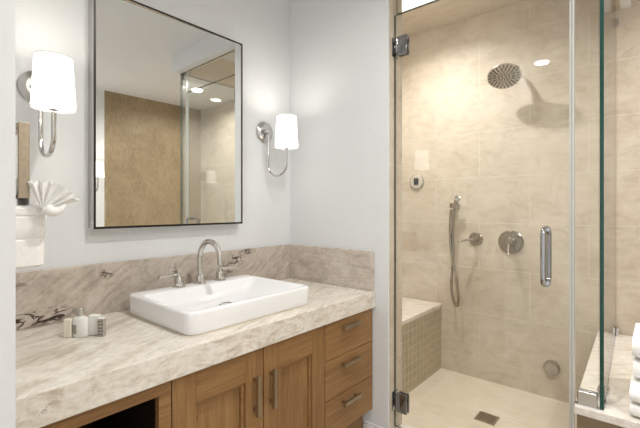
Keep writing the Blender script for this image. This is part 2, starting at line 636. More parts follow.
# ---------------------------------------------------------------- glass
def pane(bm, x0, x1, y0, y1, z0, z1, edges):
    """edges: {face direction: material slot}"""
    vs = box(bm, x0, x1, y0, y1, z0, z1)
    for f in {f for v in vs for f in v.link_faces}:
        n = f.normal
        f.normal_update()
        n = f.normal
        key = max((('x', abs(n.x)), ('y', abs(n.y)), ('z', abs(n.z))), key=lambda q: q[1])[0]
        key = ('+' if getattr(n, key) > 0 else '-') + key
        f.material_index = edges.get(key, 0)


GL = [M['glass'], M['glass_edge'], M['glass_edge_dark'], M['glass_edge_pale']]
DY0, DY1 = 0.2225, 0.9275
door = thing('shower_door', (XG, 0.57, 0.11), 'frameless clear glass shower door with chrome pull and hinges', 'shower door')
bm = bm_new()
pane(bm, XG - 0.005, XG + 0.005, DY0, DY1, 0.112, 2.066, {'+y': 2, '-y': 3, '+z': 2, '-z': 2})
obj('glass_panel', bm, GL, door)
bm = bm_new()
box(bm, XG - 0.002, XG + 0.002, DY1 + 0.001, 0.9325, 0.112, 2.066)
obj('jamb_seal', bm, M['black_rubber'], door)
bm = bm_new()
for yy in (0.2095, 0.2195):
    box(bm, XG - 0.009, XG + 0.009, yy - 0.0022, yy + 0.0022, 0.112, 2.066)
box(bm, XG + 0.006, XG + 0.008, 0.2085, 0.2205, 0.112, 2.066)
obj('edge_seal', bm, M['seal'], door)
for z in (1.912, 0.235):
    bm = bm_new()
    box(bm, XG - 0.016, XG - 0.006, 0.862, 0.912, z - 0.045, z + 0.045, 0.002)
    box(bm, XG + 0.006, XG + 0.016, 0.862, 0.912, z - 0.045, z + 0.045, 0.002)
    box(bm, XG - 0.026, XG + 0.026, 0.9285, 0.9325, z - 0.045, z + 0.045, 0.002)
    box(bm, XG - 0.012, XG + 0.012, 0.905, 0.928, z - 0.028, z + 0.028, 0.003)
    lathe(bm, [(0.007, -0.03), (0.007, 0.03)], (XG - 0.012, 0.914, z), (0, 0, 1), 14)
    obj('hinge', bm, M['hinge_chrome'], door, True)
bm = bm_new()
for s in (-1, 1):
    pts = []
    hx = XG + s * 0.052
    for k in range(7):
        a = PI / 2 * k / 6
        pts.append((XG + s * (0.032 + 0.02 * math.sin(a)), 0.297, 1.069 - 0.02 * 0 - (0.02 - 0.02 * math.cos(a))))
    pts = [(XG + s * 0.006, 0.297, 1.069)] + pts
    low = [(p[0], p[1], 0.871 + (1.069 - p[2])) for p in pts]
    tube(bm, pts + low[::-1], 0.0095, 14)
    for zz in (1.069, 0.871):
        lathe(bm, [(0.0, 0.0), (0.014, 0.0), (0.014, 0.006), (0.0, 0.006)], (XG + s * 0.0052, 0.297, zz), (s, 0, 0), 20)
obj('pull_handle', bm, M['handle_chrome'], door, True)

t = thing('transom_glass', (XG, 0.57, 2.07), 'narrow clear glass strip above the shower door', 'glass panel')
bm = bm_new()
pane(bm, XG - 0.005, XG + 0.005, 0.2225, 0.920, 2.070, 2.236, {'+y': 2, '-y': 3, '+z': 2, '-z': 2})
obj('pane', bm, GL, t)

t = thing('inline_panel', (XG, 0.175, 0.457), 'slim fixed glass strip between door edge and green corner edge', 'glass panel')
bm = bm_new()
pane(bm, XG - 0.005, XG + 0.005, 0.1365, 0.206, 0.459, 2.236, {'+y': 3, '-y': 2, '+z': 2, '-z': 2})
obj('pane', bm, GL, t)
bm = bm_new()
box(bm, XG - 0.017, XG - 0.0055, 0.140, 0.198, 0.4575, 0.508, 0.003)
box(bm, XG + 0.0055, XG + 0.017, 0.140, 0.198, 0.4575, 0.508, 0.003)
obj('clamp', bm, M['chrome'], t)

t = thing('return_panel', (2.17, YG, 0.457), 'deep fixed glass panel with green front edge, standing on stone ledge', 'glass panel')
bm = bm_new()
pane(bm, XG - 0.006, BX - 0.004, YG - 0.006, YG + 0.006, 0.459, 2.236, {'-x': 1, '+z': 2, '-z': 2})
SK = 0.024                      # the pane meets the back wall a little out of square
for v in bm.verts:
    if v.co.x > 2:
        v.co.y += SK
obj('pane', bm, GL, t)
for (x0, x1, z0, z1) in ((1.71, 1.755, 0.4575, 0.502), (BX - 0.05, BX - 0.0015, 0.4575, 0.500), (BX - 0.030, BX - 0.0015, 2.150, 2.185), (1.665, 1.71, 2.195, 2.2375)):
    bm = bm_new()
    for s in (-1, 1):
        yq = YG + SK * (x0 - XG) / (BX - XG) + s * 0.0125
        box(bm, x0, x1, yq - 0.0055, yq + 0.0055, z0, z1, 0.002)
    obj('clamp', bm, M['chrome'], t)
bm = bm_new()
box(bm, BX - 0.0035, BX - 0.0005, YG + SK - 0.007, YG + SK + 0.007, 0.459, 2.236)
obj('wall_bead', bm, M['silicone'], t)

# ---------------------------------------------------------------- shower fittings
t = thing('rain_shower', (BX, 0.665, 2.03), 'round rain shower head on a bent wall arm', 'shower head')
bm = bm_new()
lathe(bm, [(0.0, 0.0), (0.032, 0.0), (0.032, 0.004), (0.026, 0.010), (0.0, 0.010)], (BX - 0.0005, 0.665, 2.03), (-1, 0, 0), 28)
obj('escutcheon', bm, M['steel'], t, True)
HC = Vector((2.52, 0.677, 1.943))
hn = Vector((-0.52, -0.12, -0.84)).normalized()
bm = bm_new()
j = HC - hn * 0.05
pts = [Vector((BX - 0.008, 0.665, 2.03)), Vector((2.66, 0.667, 2.034)), Vector((2.62, 0.670, 2.031)), Vector((2.585, 0.673, 2.018)), Vector((2.562, 0.675, 2.000)), j]
tube(bm, pts, 0.0105, 14)
obj('arm', bm, M['steel'], t, True)
bm = bm_new()
lathe(bm, [(0.0, -0.056), (0.016, -0.056), (0.020, -0.046), (0.016, -0.034), (0.024, -0.026), (0.058, -0.016), (0.092, -0.010), (0.095, -0.005), (0.093, 0.0), (0.0, 0.001)], HC, hn, 48)
head = obj('head', bm, M['nickel'], t, True)
bm = bm_new()
d, u, v = frame_of(hn)
for ring, cnt, ln in ((0.014, 7, 0.004), (0.030, 12, 0.005), (0.054, 18, 0.011), (0.078, 24, 0.009)):
    for k in range(cnt):
        a = 2 * PI * (k + (0.5 if ring in (0.045,) else 0)) / cnt
        e = u * math.cos(a) + v * math.sin(a)
        s = v * math.cos(a) - u * math.sin(a)
        c = HC + e * ring
        q = [c + e * ln + s * 0.0036, c - e * ln + s * 0.0024, c - e * ln - s * 0.0024, c + e * ln - s * 0.0036]
        loft(bm, [[p + hn * 0.0005 for p in q], [p + hn * 0.004 for p in q]])
nz = obj('nozzle_field', bm, M['nozzle'], head)
nz['kind'] = 'stuff'

t = thing('steam_control', (BX, 1.336, 1.345), 'round white steam control with small dark screen above the bench', 'control')
bm = bm_new()
lathe(bm, [(0.0, 0.0), (0.052, 0.0), (0.052, 0.010), (0.047, 0.016), (0.0, 0.017)], (BX - 0.0005, 1.336, 1.345), (-1, 0, 0), 40)
obj('cover_plate', bm, M['control'], t, True)
bm = bm_new()
lathe(bm, [(0.0525, 0.0), (0.056, 0.0), (0.056, 0.009), (0.0525, 0.011)], (BX - 0.0005, 1.336, 1.345), (-1, 0, 0), 40, cap=False)
obj('metal_ring', bm, M['steel'], t, True)
bm = bm_new()
box(bm, BX - 0.0195, BX - 0.0172, 1.316, 1.354, 1.322, 1.372, 0.001)
obj('screen', bm, M['screen'], t)

t = thing('hand_shower', (BX, 1.027, 1.18), 'hand shower on wall bracket with long looped metal hose', 'hand shower')
bm = bm_new()
lathe(bm, [(0.0, 0.0), (0.026, 0.0), (0.026, 0.006), (0.014, 0.012), (0.012, 0.05), (0.0, 0.05)], (BX - 0.0005, 1.04, 1.165), (-1, 0, 0), 24)
box(bm, BX - 0.075, BX - 0.045, 1.022, 1.058, 1.15, 1.185, 0.004)
obj('wall_bracket', bm, M['shower_nickel'], t, True)
bm = bm_new()
tube(bm, [(BX - 0.075, 1.005, 1.215), (BX - 0.066, 1.015, 1.19), (BX - 0.062, 1.022, 1.16), (BX - 0.06, 1.03, 1.10), (BX - 0.058, 1.036, 1.04)], [0.013, 0.016, 0.0125, 0.011, 0.009], 16)
lathe(bm, [(0.0, 0.0), (0.018, 0.0), (0.020, 0.012), (0.0, 0.014)], (BX - 0.071, 1.006, 1.212), (-0.75, -0.6, 0.25), 24)
obj('wand', bm, M['shower_nickel'], t, True)
bm = bm_new()
hp = []
ctrl = [(1.036, 1.04), (1.040, 0.95), (1.036, 0.85), (1.044, 0.74), (1.050, 0.63), (1.046, 0.55), (1.028, 0.492), (1.012, 0.482), (1.000, 0.498),
        (0.998, 0.56), (1.010, 0.66), (1.028, 0.76), (1.046, 0.86), (1.054, 0.96), (1.053, 1.06), (1.046, 1.15)]
for i in range(len(ctrl) - 1):
    p0, p1, p2, p3 = ctrl[max(i - 1, 0)], ctrl[i], ctrl[i + 1], ctrl[min(i + 2, len(ctrl) - 1)]
    for k in range(5):
        s = k / 5
        q = []
        for a in (0, 1):
            q.append(0.5 * ((2 * p1[a]) + (-p0[a] + p2[a]) * s + (2 * p0[a] - 5 * p1[a] + 4 * p2[a] - p3[a]) * s * s + (-p0[a] + 3 * p1[a] - 3 * p2[a] + p3[a]) * s ** 3))
        dpt = BX - 0.058 - (0.012 if i > 7 else 0.0)
        hp.append((dpt, q[0], q[1]))
tube(bm, hp, 0.009, 10)
obj('hose', bm, M['shower_nickel'], t, True)

t = thing('diverter_valve', (BX, 0.903, 0.94), 'small round shower valve with a thin lever pointing left', 'shower valve')
bm = bm_new()
lathe(bm, [(0.0, 0.0), (0.046, 0.0), (0.046, 0.006), (0.042, 0.010), (0.0, 0.010)], (BX - 0.0005, 0.903, 0.94), (-1, 0, 0), 40)
obj('trim_plate', bm, M['shower_nickel'], t, True)
bm = bm_new()
lathe(bm, [(0.022, 0.010), (0.022, 0.03), (0.017, 0.05), (0.0, 0.052)], (BX - 0.0005, 0.903, 0.94), (-1, 0, 0), 28)
obj('hub', bm, M['shower_nickel'], t, True)
bm = bm_new()
tube(bm, [(BX - 0.04, 0.905, 0.94), (BX - 0.075, 0.95, 0.934), (BX - 0.10, 0.985, 0.925)], [0.008, 0.0075, 0.007], 12)
obj('lever', bm, M['shower_nickel'], t, True)

t = thing('mixer_valve', (BX, 0.684, 0.932), 'large round shower mixer valve with a lever hanging down', 'shower valve')
bm = bm_new()
lathe(bm, [(0.0, 0.0), (0.076, 0.0), (0.076, 0.006), (0.07, 0.012), (0.0, 0.013)], (BX - 0.0005, 0.684, 0.932), (-1, 0, 0), 48)
obj('trim_plate', bm, M['shower_nickel'], t, True)
bm = bm_new()
lathe(bm, [(0.034, 0.012), (0.033, 0.02), (0.024, 0.03), (0.024, 0.055), (0.018, 0.066), (0.0, 0.068)], (BX - 0.0005, 0.684, 0.932), (-1, 0, 0), 32)
obj('hub', bm, M['shower_nickel'], t, True)
bm = bm_new()
tube(bm, [(BX - 0.055, 0.684, 0.93), (BX - 0.075, 0.680, 0.895), (BX - 0.10, 0.676, 0.855)], [0.009, 0.007, 0.006], 12)
obj('lever', bm, M['shower_nickel'], t, True)

bm = bm_new()
lathe(bm, [(0.0, 0.0), (0.043, 0.0), (0.043, 0.026), (0.038, 0.034), (0.0, 0.035)], (BX - 0.0005, 0.454, 0.19), (-1, 0, 0), 40)
so = thing('steam_outlet', (BX, 0.454, 0.19), 'x', 'x')
obj('body', bm, M['shower_nickel'], so, True)
bm = bm_new()
lathe(bm, [(0.0, 0.0352), (0.033, 0.0352), (0.033, 0.0362), (0.0, 0.037)], (BX - 0.0005, 0.454, 0.19), (-1, 0, 0), 40)
obj('front_cap', bm, M['print'], so, True)
tag(so, 'round metal steam outlet low on the tiled shower wall', 'steam outlet')

t = thing('floor_drain', (2.21, 0.685, 0), 'square metal grate drain in the cream shower floor', 'drain')
bm = bm_new()
ds, dc = 0.052, (2.215, 0.683)
for (a0, a1, b0, b1) in ((-ds, ds, -ds, -ds + 0.01), (-ds, ds, ds - 0.01, ds), (-ds, -ds + 0.01, -ds + 0.01, ds - 0.01), (ds - 0.01, ds, -ds + 0.01, ds - 0.01)):
    box(bm, dc[0] + a0, dc[0] + a1, dc[1] + b0, dc[1] + b1, 0.0004, 0.004)
for k in range(7):
    p = -ds + 0.01 + 0.0137 * (k + 0.5) - 0.006
    box(bm, dc[0] + p + 0.0035, dc[0] + p + 0.0085, dc[1] - ds + 0.01, dc[1] + ds - 0.01, 0.0006, 0.0036)
    box(bm, dc[0] - ds + 0.01, dc[0] + ds - 0.01, dc[1] + p + 0.0035, dc[1] + p + 0.0085, 0.0007, 0.0034)
obj('grate', bm, M['bronze'], t)
bm = bm_new()
box(bm, dc[0] - ds + 0.01, dc[0] + ds - 0.01, dc[1] - ds + 0.01, dc[1] + ds - 0.01, 0.0001, 0.0005)
obj('sump', bm, M['screen'], t)


# ================================================================ recessed lights
def downlight(x, y, z, label, watts, col=(1.0, 0.975, 0.94), rad=0.055, spread=160, disc=None):
    t = thing('added_glow_panel' if disc else 'recessed_light', (x, y, z), label, 'ceiling light', None if disc else 'recessed ceiling lights')
    bm = bm_new()
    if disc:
        px0, px1, py0, py1 = 1.92, 2.322, 0.86, 1.535  # glowing panel added around the shower lamp, whitens the view above the door
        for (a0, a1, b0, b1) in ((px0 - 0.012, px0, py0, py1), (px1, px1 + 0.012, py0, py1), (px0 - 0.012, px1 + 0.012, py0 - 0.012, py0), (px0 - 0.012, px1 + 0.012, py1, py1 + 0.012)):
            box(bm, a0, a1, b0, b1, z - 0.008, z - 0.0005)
    else:
        lathe(bm, [(rad, -0.0005), (rad + 0.018, -0.0005), (rad + 0.016, -0.006), (rad, -0.004)], (x, y, z), (0, 0, 1), 48, cap=False)
    obj('glow_panel_frame' if disc else 'trim_ring', bm, M['trim'], t, not disc)
    bm = bm_new()
    lathe(bm, [(0.0, -0.0045), (rad, -0.0045), (rad, -0.0065), (0.0, -0.0065)], (x, y, z), (0, 0, 1), 36)
    obj('lens', bm, M['lamp'], t, True)
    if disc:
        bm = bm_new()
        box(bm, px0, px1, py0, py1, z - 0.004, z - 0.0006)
        obj('added_glow_sheet', bm, M['glow_sheet'], t)
    ld = bpy.data.lights.new('recessed_lamp', 'AREA')
    ld.shape = 'DISK'
    ld.size = rad * (1.1 if disc else 1.7)
    ld.energy = watts
    ld.color = col
    ld.spread = math.radians(spread)
    lo = bpy.data.objects.new('recessed_lamp', ld)
    COL.objects.link(lo)
    lo.parent = t
    lo.location = (0, 0, -0.012)
    return t


downlight(-0.41, 0.70, ZC, 'round recessed light in ceiling by the entry', P_ROOM * 0.15)
downlight(0.85, 0.36, ZC, 'round recessed light in ceiling before the vanity', P_ROOM)
downlight(0.75, -0.75, ZC, 'added unseen recessed light in ceiling near the far wall', P_ROOM)  # unseen light, added to fill the room
downlight(2.21, -0.58, ZC, 'round recessed light in ceiling over the tub ledge', P_ROOM)
downlight(2.13, 1.085, ZS, 'added glowing panel round the lamp in the shower ceiling', P_SHOWER, (1.0, 0.98, 0.95), 0.045, 150, True)

# ================================================================ vanity
CF, CB = 1.015, MY - 0.004           # cabinet face, back
CX0, CX1 = 0.176, 1.586
CZ0, CZ1 = 0.19, 0.6765
cab = thing('vanity_cabinet', (0.88, 1.3, 0), 'oak vanity cabinet with shaker doors, drawers and open niche', 'cabinet')
bm = bm_new()
T = 0.018
D1 = 0.559
box(bm, CX0, CX0 + T, CF + 0.021, CB, CZ0, CZ1)                   # left side
box(bm, D1 - 0.012, D1 + 0.006, CF + 0.021, CB, CZ0, CZ1)
box(bm, 1.222, 1.236, CF + 0.021, CB, CZ0, CZ1)
box(bm, CX1 - T, CX1, CF + 0.002, CB, CZ0, CZ1)
box(bm, CX0 + T, CX1 - T, CF + 0.022, CB, CZ0, CZ0 + T)            # bottom
box(bm, CX0 + T, CX1 - T, CB - 0.012, CB, CZ0 + T, CZ1)            # back
box(bm, D1 + 0.006, CX1 - T, CF + 0.0215, CF + 0.0395, CZ0 + T, CZ1 - 0.001)    # panel behind the fronts
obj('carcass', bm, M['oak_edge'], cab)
bm = bm_new()
box(bm, CX0, CX0 + 0.036, CF, CF + 0.02, CZ0, CZ1)
box(bm, 0.523, D1 - 0.001, CF, CF + 0.02, CZ0, CZ1)
box(bm, CX0 + 0.036, 0.523, CF, CF + 0.02, 0.640, CZ1)
box(bm, CX0 + 0.036, 0.523, CF, CF + 0.02, CZ0, CZ0 + 0.036)
nf = obj('niche_frame', bm, M['oak_x'], cab)
bm = bm_new()
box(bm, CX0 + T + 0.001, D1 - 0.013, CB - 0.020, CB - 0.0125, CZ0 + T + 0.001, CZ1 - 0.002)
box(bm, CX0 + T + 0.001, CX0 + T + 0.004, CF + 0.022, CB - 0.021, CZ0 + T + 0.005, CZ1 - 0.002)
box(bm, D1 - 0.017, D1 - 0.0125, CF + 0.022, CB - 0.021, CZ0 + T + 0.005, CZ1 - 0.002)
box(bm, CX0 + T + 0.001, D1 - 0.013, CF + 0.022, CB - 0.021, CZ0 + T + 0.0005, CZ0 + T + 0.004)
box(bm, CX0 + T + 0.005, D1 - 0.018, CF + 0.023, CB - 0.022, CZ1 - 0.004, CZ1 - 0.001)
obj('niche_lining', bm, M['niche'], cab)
bm = bm_new()
box(bm, CX0, SX - 0.0145, 1.066, 1.084, 0.001, CZ0 - 0.001)
obj('toe_kick', bm, M['oak_x'], cab)


def bar_pull(bm, c, axis, ln, out=0.030, wd=0.010, th=0.012):
    """flat bar pull centred at c on the face, standing off towards -Y"""
    x, y, z = c
    if axis == 'x':
        box(bm, x - ln / 2, x + ln / 2, y - out, y - out + th, z - wd / 2, z + wd / 2, 0.001)
        for s in (-1, 1):
            q = x + s * (ln / 2 - 0.018)
            box(bm, q - 0.006, q + 0.006, y - out + th, y, z - wd / 4, z + wd / 4)
    else:
        box(bm, x - wd / 2, x + wd / 2, y - out, y - out + th, z - ln / 2, z + ln / 2, 0.001)
        for s in (-1, 1):
            q = z + s * (ln / 2 - 0.018)
            box(bm, x - wd / 4, x + wd / 4, y - out + th, y, q - 0.006, q + 0.006)


def shaker(x0, x1, hx):
    z0, z1 = CZ0 + 0.002, CZ1 - 0.002
    st, rt = 0.075, 0.098
    bm = bm_new()
    box(bm, x0, x0 + st, CF, CF + 0.02, z0, z1, 0.0012)
    box(bm, x1 - st, x1, CF, CF + 0.02, z0, z1, 0.0012)
    dr = obj('door', bm, M['oak_z'], cab)
    for za, zb in ((z1 - rt, z1), (z0, z0 + 0.085)):
        bm = bm_new()
        box(bm, x0 + st, x1 - st, CF, CF + 0.02, za, zb, 0.0012)
        obj('rail', bm, M['oak_x'], dr)
    a0, a1, c0, c1 = x0 + st, x1 - st, z0 + 0.085, z1 - rt
    bm = bm_new()
    bd = 0.012
    box(bm, a0, a1, CF + 0.009, CF + 0.0195, c1 - bd, c1)
    box(bm, a0, a1, CF + 0.009, CF + 0.0195, c0, c0 + bd)
    box(bm, a0, a0 + bd, CF + 0.009, CF + 0.0195, c0 + bd, c1 - bd)
    box(bm, a1 - bd, a1, CF + 0.009, CF + 0.0195, c0 + bd, c1 - bd)
    obj('bead', bm, M['oak_x'], dr)
    bm = bm_new()
    box(bm, a0 + bd, a1 - bd, CF + 0.0175, CF + 0.0205, c0 + bd, c1 - bd)
    obj('panel', bm, M['oak_z'], dr)
    bm = bm_new()
    bar_pull(bm, (hx, CF, 0.525), 'z', 0.135, wd=0.014)
    obj('handle', bm, M['bronze'], dr)


shaker(0.5615, 0.8945, 0.855)
shaker(0.8985, 1.2265, 0.928)
for (z0, z1) in ((0.518, CZ1 - 0.002), (0.353, 0.5145), (CZ0 + 0.002, 0.3495)):
    bm = bm_new()
    box(bm, 1.2305, CX1 - 0.001, CF, CF + 0.02, z0, z1, 0.0012)
    dw = obj('drawer', bm, M['oak_x'], cab)
    bm = bm_new()
    bar_pull(bm, (1.392, CF, z1 - 0.036), 'x', 0.122, wd=0.016)
    obj('handle', bm, M['bronze'], dw)

# countertop and splashes
bm = bm_new()
box(bm, 0.1745, SX - 0.001, 1.0, MY - 0.001, 0.677, 0.755, 0.003)
tag(obj('countertop', bm, M['counter']), 'thick cream streaked stone countertop on the oak vanity', 'countertop')
bm = bm_new()
box(bm, 0.1745, SX - 0.001, MY - 0.021, MY - 0.001, 0.7555, 0.944, 0.002)
tag(obj('backsplash', bm, M['splash']), 'long taupe stone backsplash with dark veins below the mirror', 'backsplash')
bm = bm_new()
box(bm, SX - 0.021, SX - 0.001, 1.006, MY - 0.0225, 0.7555, 0.944, 0.002)
tag(obj('side_splash', bm, M['splash_side']), 'short taupe stone splash on the side wall, right of sink', 'backsplash')

# ---------------------------------------------------------------- sink
sink = thing('vessel_sink', (0.925, 1.29, 0.7555), 'white rectangular porcelain vessel sink on stone countertop', 'sink')
x0, x1, y0, y1 = 0.643, 1.203, 1.062, 1.498
zt = 0.831
lo = [rrect(x0 + 0.012, x1 - 0.012, y0 + 0.012, y1 - 0.012, 0.030, 0.756),
      rrect(x0 + 0.005, x1 - 0.005, y0 + 0.005, y1 - 0.005, 0.034, 0.7585),
      rrect(x0 + 0.002, x1 - 0.002, y0 + 0.002, y1 - 0.002, 0.036, 0.766),
      rrect(x0, x1, y0, y1, 0.037, zt - 0.010),
      rrect(x0 + 0.001, x1 - 0.001, y0 + 0.001, y1 - 0.001, 0.036, zt - 0.004),
      rrect(x0 + 0.004, x1 - 0.004, y0 + 0.004, y1 - 0.004, 0.034, zt - 0.0008),
      rrect(x0 + 0.008, x1 - 0.008, y0 + 0.008, y1 - 0.008, 0.031, zt),
      rrect(x0 + 0.014, x1 - 0.014, y0 + 0.014, y1 - 0.078, 0.028, zt),
      rrect(x0 + 0.018, x1 - 0.018, y0 + 0.018, y1 - 0.083, 0.027, zt - 0.002),
      rrect(x0 + 0.023, x1 - 0.023, y0 + 0.022, y1 - 0.088, 0.027, zt - 0.008),
      rrect(x0 + 0.050, x1 - 0.060, y0 + 0.036, y1 - 0.105, 0.035, zt - 0.036),
      rrect(x0 + 0.085, x1 - 0.105, y0 + 0.060, y1 - 0.130, 0.045, zt - 0.054),
      rrect(x0 + 0.14, x1 - 0.16, y0 + 0.10, y1 - 0.16, 0.045, zt - 0.060)]
bm = bm_new()
loft(bm, lo)
obj('basin', bm, M['porcelain'], sink, True)
bm = bm_new()
lathe(bm, [(0.0, 0.0), (0.030, 0.0), (0.030, 0.003), (0.024, 0.005), (0.022, 0.003), (0.0, 0.003)], (0.93, 1.27, zt - 0.0598), (0, 0, 1), 28)
obj('drain_ring', bm, M['chrome'], sink, True)
bm = bm_new()
loft(bm, [rrect(x0 - 0.004, x1 + 0.004, y0 - 0.004, y1 + 0.004, 0.036, 0.7552), rrect(x0 + 0.004, x1 - 0.004, y0 + 0.004, y1 - 0.004, 0.034, 0.7575)])
obj('silicone_bead', bm, M['silicone'], sink, True)

# ---------------------------------------------------------------- faucet
FY = 1.455
fa = thing('widespread_faucet', (0.93, FY, zt), 'brushed nickel widespread faucet with gooseneck spout and two levers', 'faucet')
bm = bm_new()
lathe(bm, [(0.0, 0.0), (0.026, 0.0), (0.026, 0.004), (0.020, 0.007), (0.0165, 0.010), (0.0165, 0.034), (0.012, 0.038), (0.0, 0.038)], (0.93, FY, zt + 0.0003), (0, 0, 1), 32)
pts = [(0.93, FY, zt + 0.03), (0.93, FY, zt + 0.08)]
R_ = 0.0715
zc = 1.023 - 0.0105 - R_
for k in range(25):
    a = PI * k / 24
    pts.append((0.93, FY - R_ + R_ * math.cos(a), zc + R_ * math.sin(a)))
pts.append((0.93, FY - 2 * R_ - 0.002, zc - 0.012))
tube(bm, pts, 0.0108, 18)
lathe(bm, [(0.0122, 0.0), (0.0122, 0.016), (0.009, 0.017), (0.0, 0.0165)], (0.93, FY - 2 * R_ - 0.001, zc - 0.002), (0, -0.08, -1), 20)
obj('spout', bm, M['nickel'], fa, True)
for hx, s in ((0.834, -1), (1.032, 1)):
    bm = bm_new()
    lathe(bm, [(0.0, 0.0), (0.026, 0.0), (0.026, 0.003), (0.020, 0.006), (0.018, 0.007), (0.018, 0.036), (0.0165, 0.039), (0.0, 0.039)], (hx, FY, zt + 0.0003), (0, 0, 1), 32)
    hd = obj('handle', bm, M['nickel'], fa, True)
    bm = bm_new()
    lathe(bm, [(0.010, 0.039), (0.007, 0.046), (0.0075, 0.056), (0.0, 0.058)], (hx, FY, zt), (0, 0, 1), 20)
    tube(bm, [(hx, FY, zt + 0.050), (hx + s * 0.03, FY, zt + 0.050), (hx + s * 0.066, FY, zt + 0.050), (hx + s * 0.067, FY, zt + 0.050), (hx + s * 0.086, FY, zt + 0.050)], [0.006, 0.006, 0.006, 0.0076, 0.008], 14)
    obj('lever', bm, M['nickel'], hd, True)

# ---------------------------------------------------------------- toiletries
CT = 0.7552


def rot_box(bm, c, sx, sy, sz, ang, bev=0.0, seg=2):
    vs0 = set(bm.verts)
    box(bm, -sx / 2, sx / 2, -sy / 2, sy / 2, 0, sz, bev, seg)
    R = Matrix.Rotation(ang, 4, 'Z')
    for v in bm.verts:
        if v not in vs0:
            v.co = R @ v.co + Vector(c)


# directions on the counter: along the picture plane there (u, to the right) and away (w)
def cpos(px, away):
    """counter spot: X along the wall and Y from it, in metres"""
    return (px, away, CT)


bm = bm_new()
rot_box(bm, (0.4145, 1.359, CT), 0.024, 0.020, 0.056, math.radians(-52), 0.003)
tag(obj('soap_bar', bm, M['soap']), 'cream soap bar standing on edge, leftmost of the toiletries', 'soap')
t = thing('lotion_bottle', (0.437, 1.333, CT), 'white oval lotion bottle with grey label and silver cap', 'bottle')
bm = bm_new()
u2 = Vector((math.cos(math.radians(-48)), math.sin(math.radians(-48)), 0))
w2 = Vector((-u2.y, u2.x, 0))
bc = Vector((0.437, 1.333, CT))


def oval(rx, ry, z, n=36):
    return [bc + u2 * rx * math.cos(2 * PI * k / n) + w2 * ry * math.sin(2 * PI * k / n) + Vector((0, 0, z)) for k in range(n)]


loft(bm, [oval(0.019, 0.011, 0.0), oval(0.0225, 0.0135, 0.004), oval(0.0225, 0.0135, 0.054), oval(0.0205, 0.012, 0.060), oval(0.009, 0.009, 0.063), oval(0.009, 0.009, 0.068)])
obj('bottle_body', bm, M['bottle'], t, True)
bm = bm_new()
lathe(bm, [(0.0, 0.0), (0.0105, 0.0), (0.0105, 0.022), (0.0095, 0.0235), (0.0, 0.0235)], bc + Vector((0, 0, 0.0665)), (0, 0, 1), 24)
obj('cap', bm, M['nickel'], t, True)
bm = bm_new()
lp0, lp1 = [], []
vsA = []
for k in range(9):
    a = math.radians(198 + 60 * k / 8)
    for z, lst in ((0.012, lp0), (0.040, lp1)):
        lst.append(bm.verts.new(bc + u2 * 0.0229 * math.cos(a) + w2 * 0.0139 * math.sin(a) + Vector((0, 0, z))))
for k in range(8):
    bm.faces.new((lp0[k], lp0[k + 1], lp1[k + 1], lp1[k]))
obj('label_print', bm, M['print'], t)
bm = bm_new()
rot_box(bm, (0.4735, 1.323, CT), 0.030, 0.020, 0.062, math.radians(-48), 0.0015)
tag(obj('toiletry_carton', bm, M['bottle']), 'small plain white carton directly right of the lotion bottle', 'box')
t = thing('toiletry_tube', (0.497, 1.3195, CT), 'slim grey patterned packet, rightmost of the toiletries', 'packet')
bm = bm_new()
rot_box(bm, (0.4825, 1.2925, CT), 0.018, 0.018, 0.054, math.radians(-48), 0.001)
obj('packet_body', bm, M['print'], t)
bm = bm_new()
for zz in (0.006, 0.016, 0.025, 0.036, 0.045):
    for q in (-0.004, 0.004):
        c = Vector((0.4825, 1.2925, CT)) + u2 * (q + (0.002 if zz in (0.016, 0.036) else 0)) - w2 * 0.0092
        rot_box(bm, (c.x, c.y, c.z + zz), 0.004, 0.0008, 0.003, math.radians(-48))
pd = obj('dot_print', bm, M['screen'], t)
rc = bm_new()
rot_box(rc, (0.4825, 1.2925, CT + 0.0541), 0.018, 0.018, 0.002, math.radians(-48))
obj('packet_top', rc, M['bottle'], t)

# ================================================================ mirror
mi = thing('vanity_mirror', (0.874, MY, 1.076), 'large rectangular wall mirror in a thin dark frame', 'mirror')
mx0, mx1, mz0, mz1, mf = 0.540, 1.208, 1.074, 1.951, 1.520
bm = bm_new()
box(bm, mx0 + 0.0085, mx1 - 0.0085, mf + 0.013, MY - 0.001, mz0 + 0.0085, mz1 - 0.0085)
obj('backing_box', bm, M['trim'], mi)
bm = bm_new()
e = 0.008
box(bm, mx0, mx0 + e, mf, MY - 0.001, mz0, mz1)
box(bm, mx1 - e, mx1, mf, MY - 0.001, mz0, mz1)
box(bm, mx0 + e, mx1 - e, mf, MY - 0.001, mz1 - e, mz1)
box(bm, mx0 + e, mx1 - e, mf, MY - 0.001, mz0, mz0 + e)
for f in bm.faces:
    f.normal_update()
    f.material_index = 0 if f.normal.y < -0.5 or f.normal.x > 0.5 else 1
obj('frame', bm, [M['dark_frame'], M['steel']], mi)
bm = bm_new()
box(bm, mx0 + e, mx1 - e, mf + 0.0015, mf + 0.0028, mz0 + e, mz1 - e)
for v in bm.verts:
    v.co.y += 0.0132 * (mx1 - e - v.co.x)
obj('mirror_glass', bm, M['mirror'], mi)


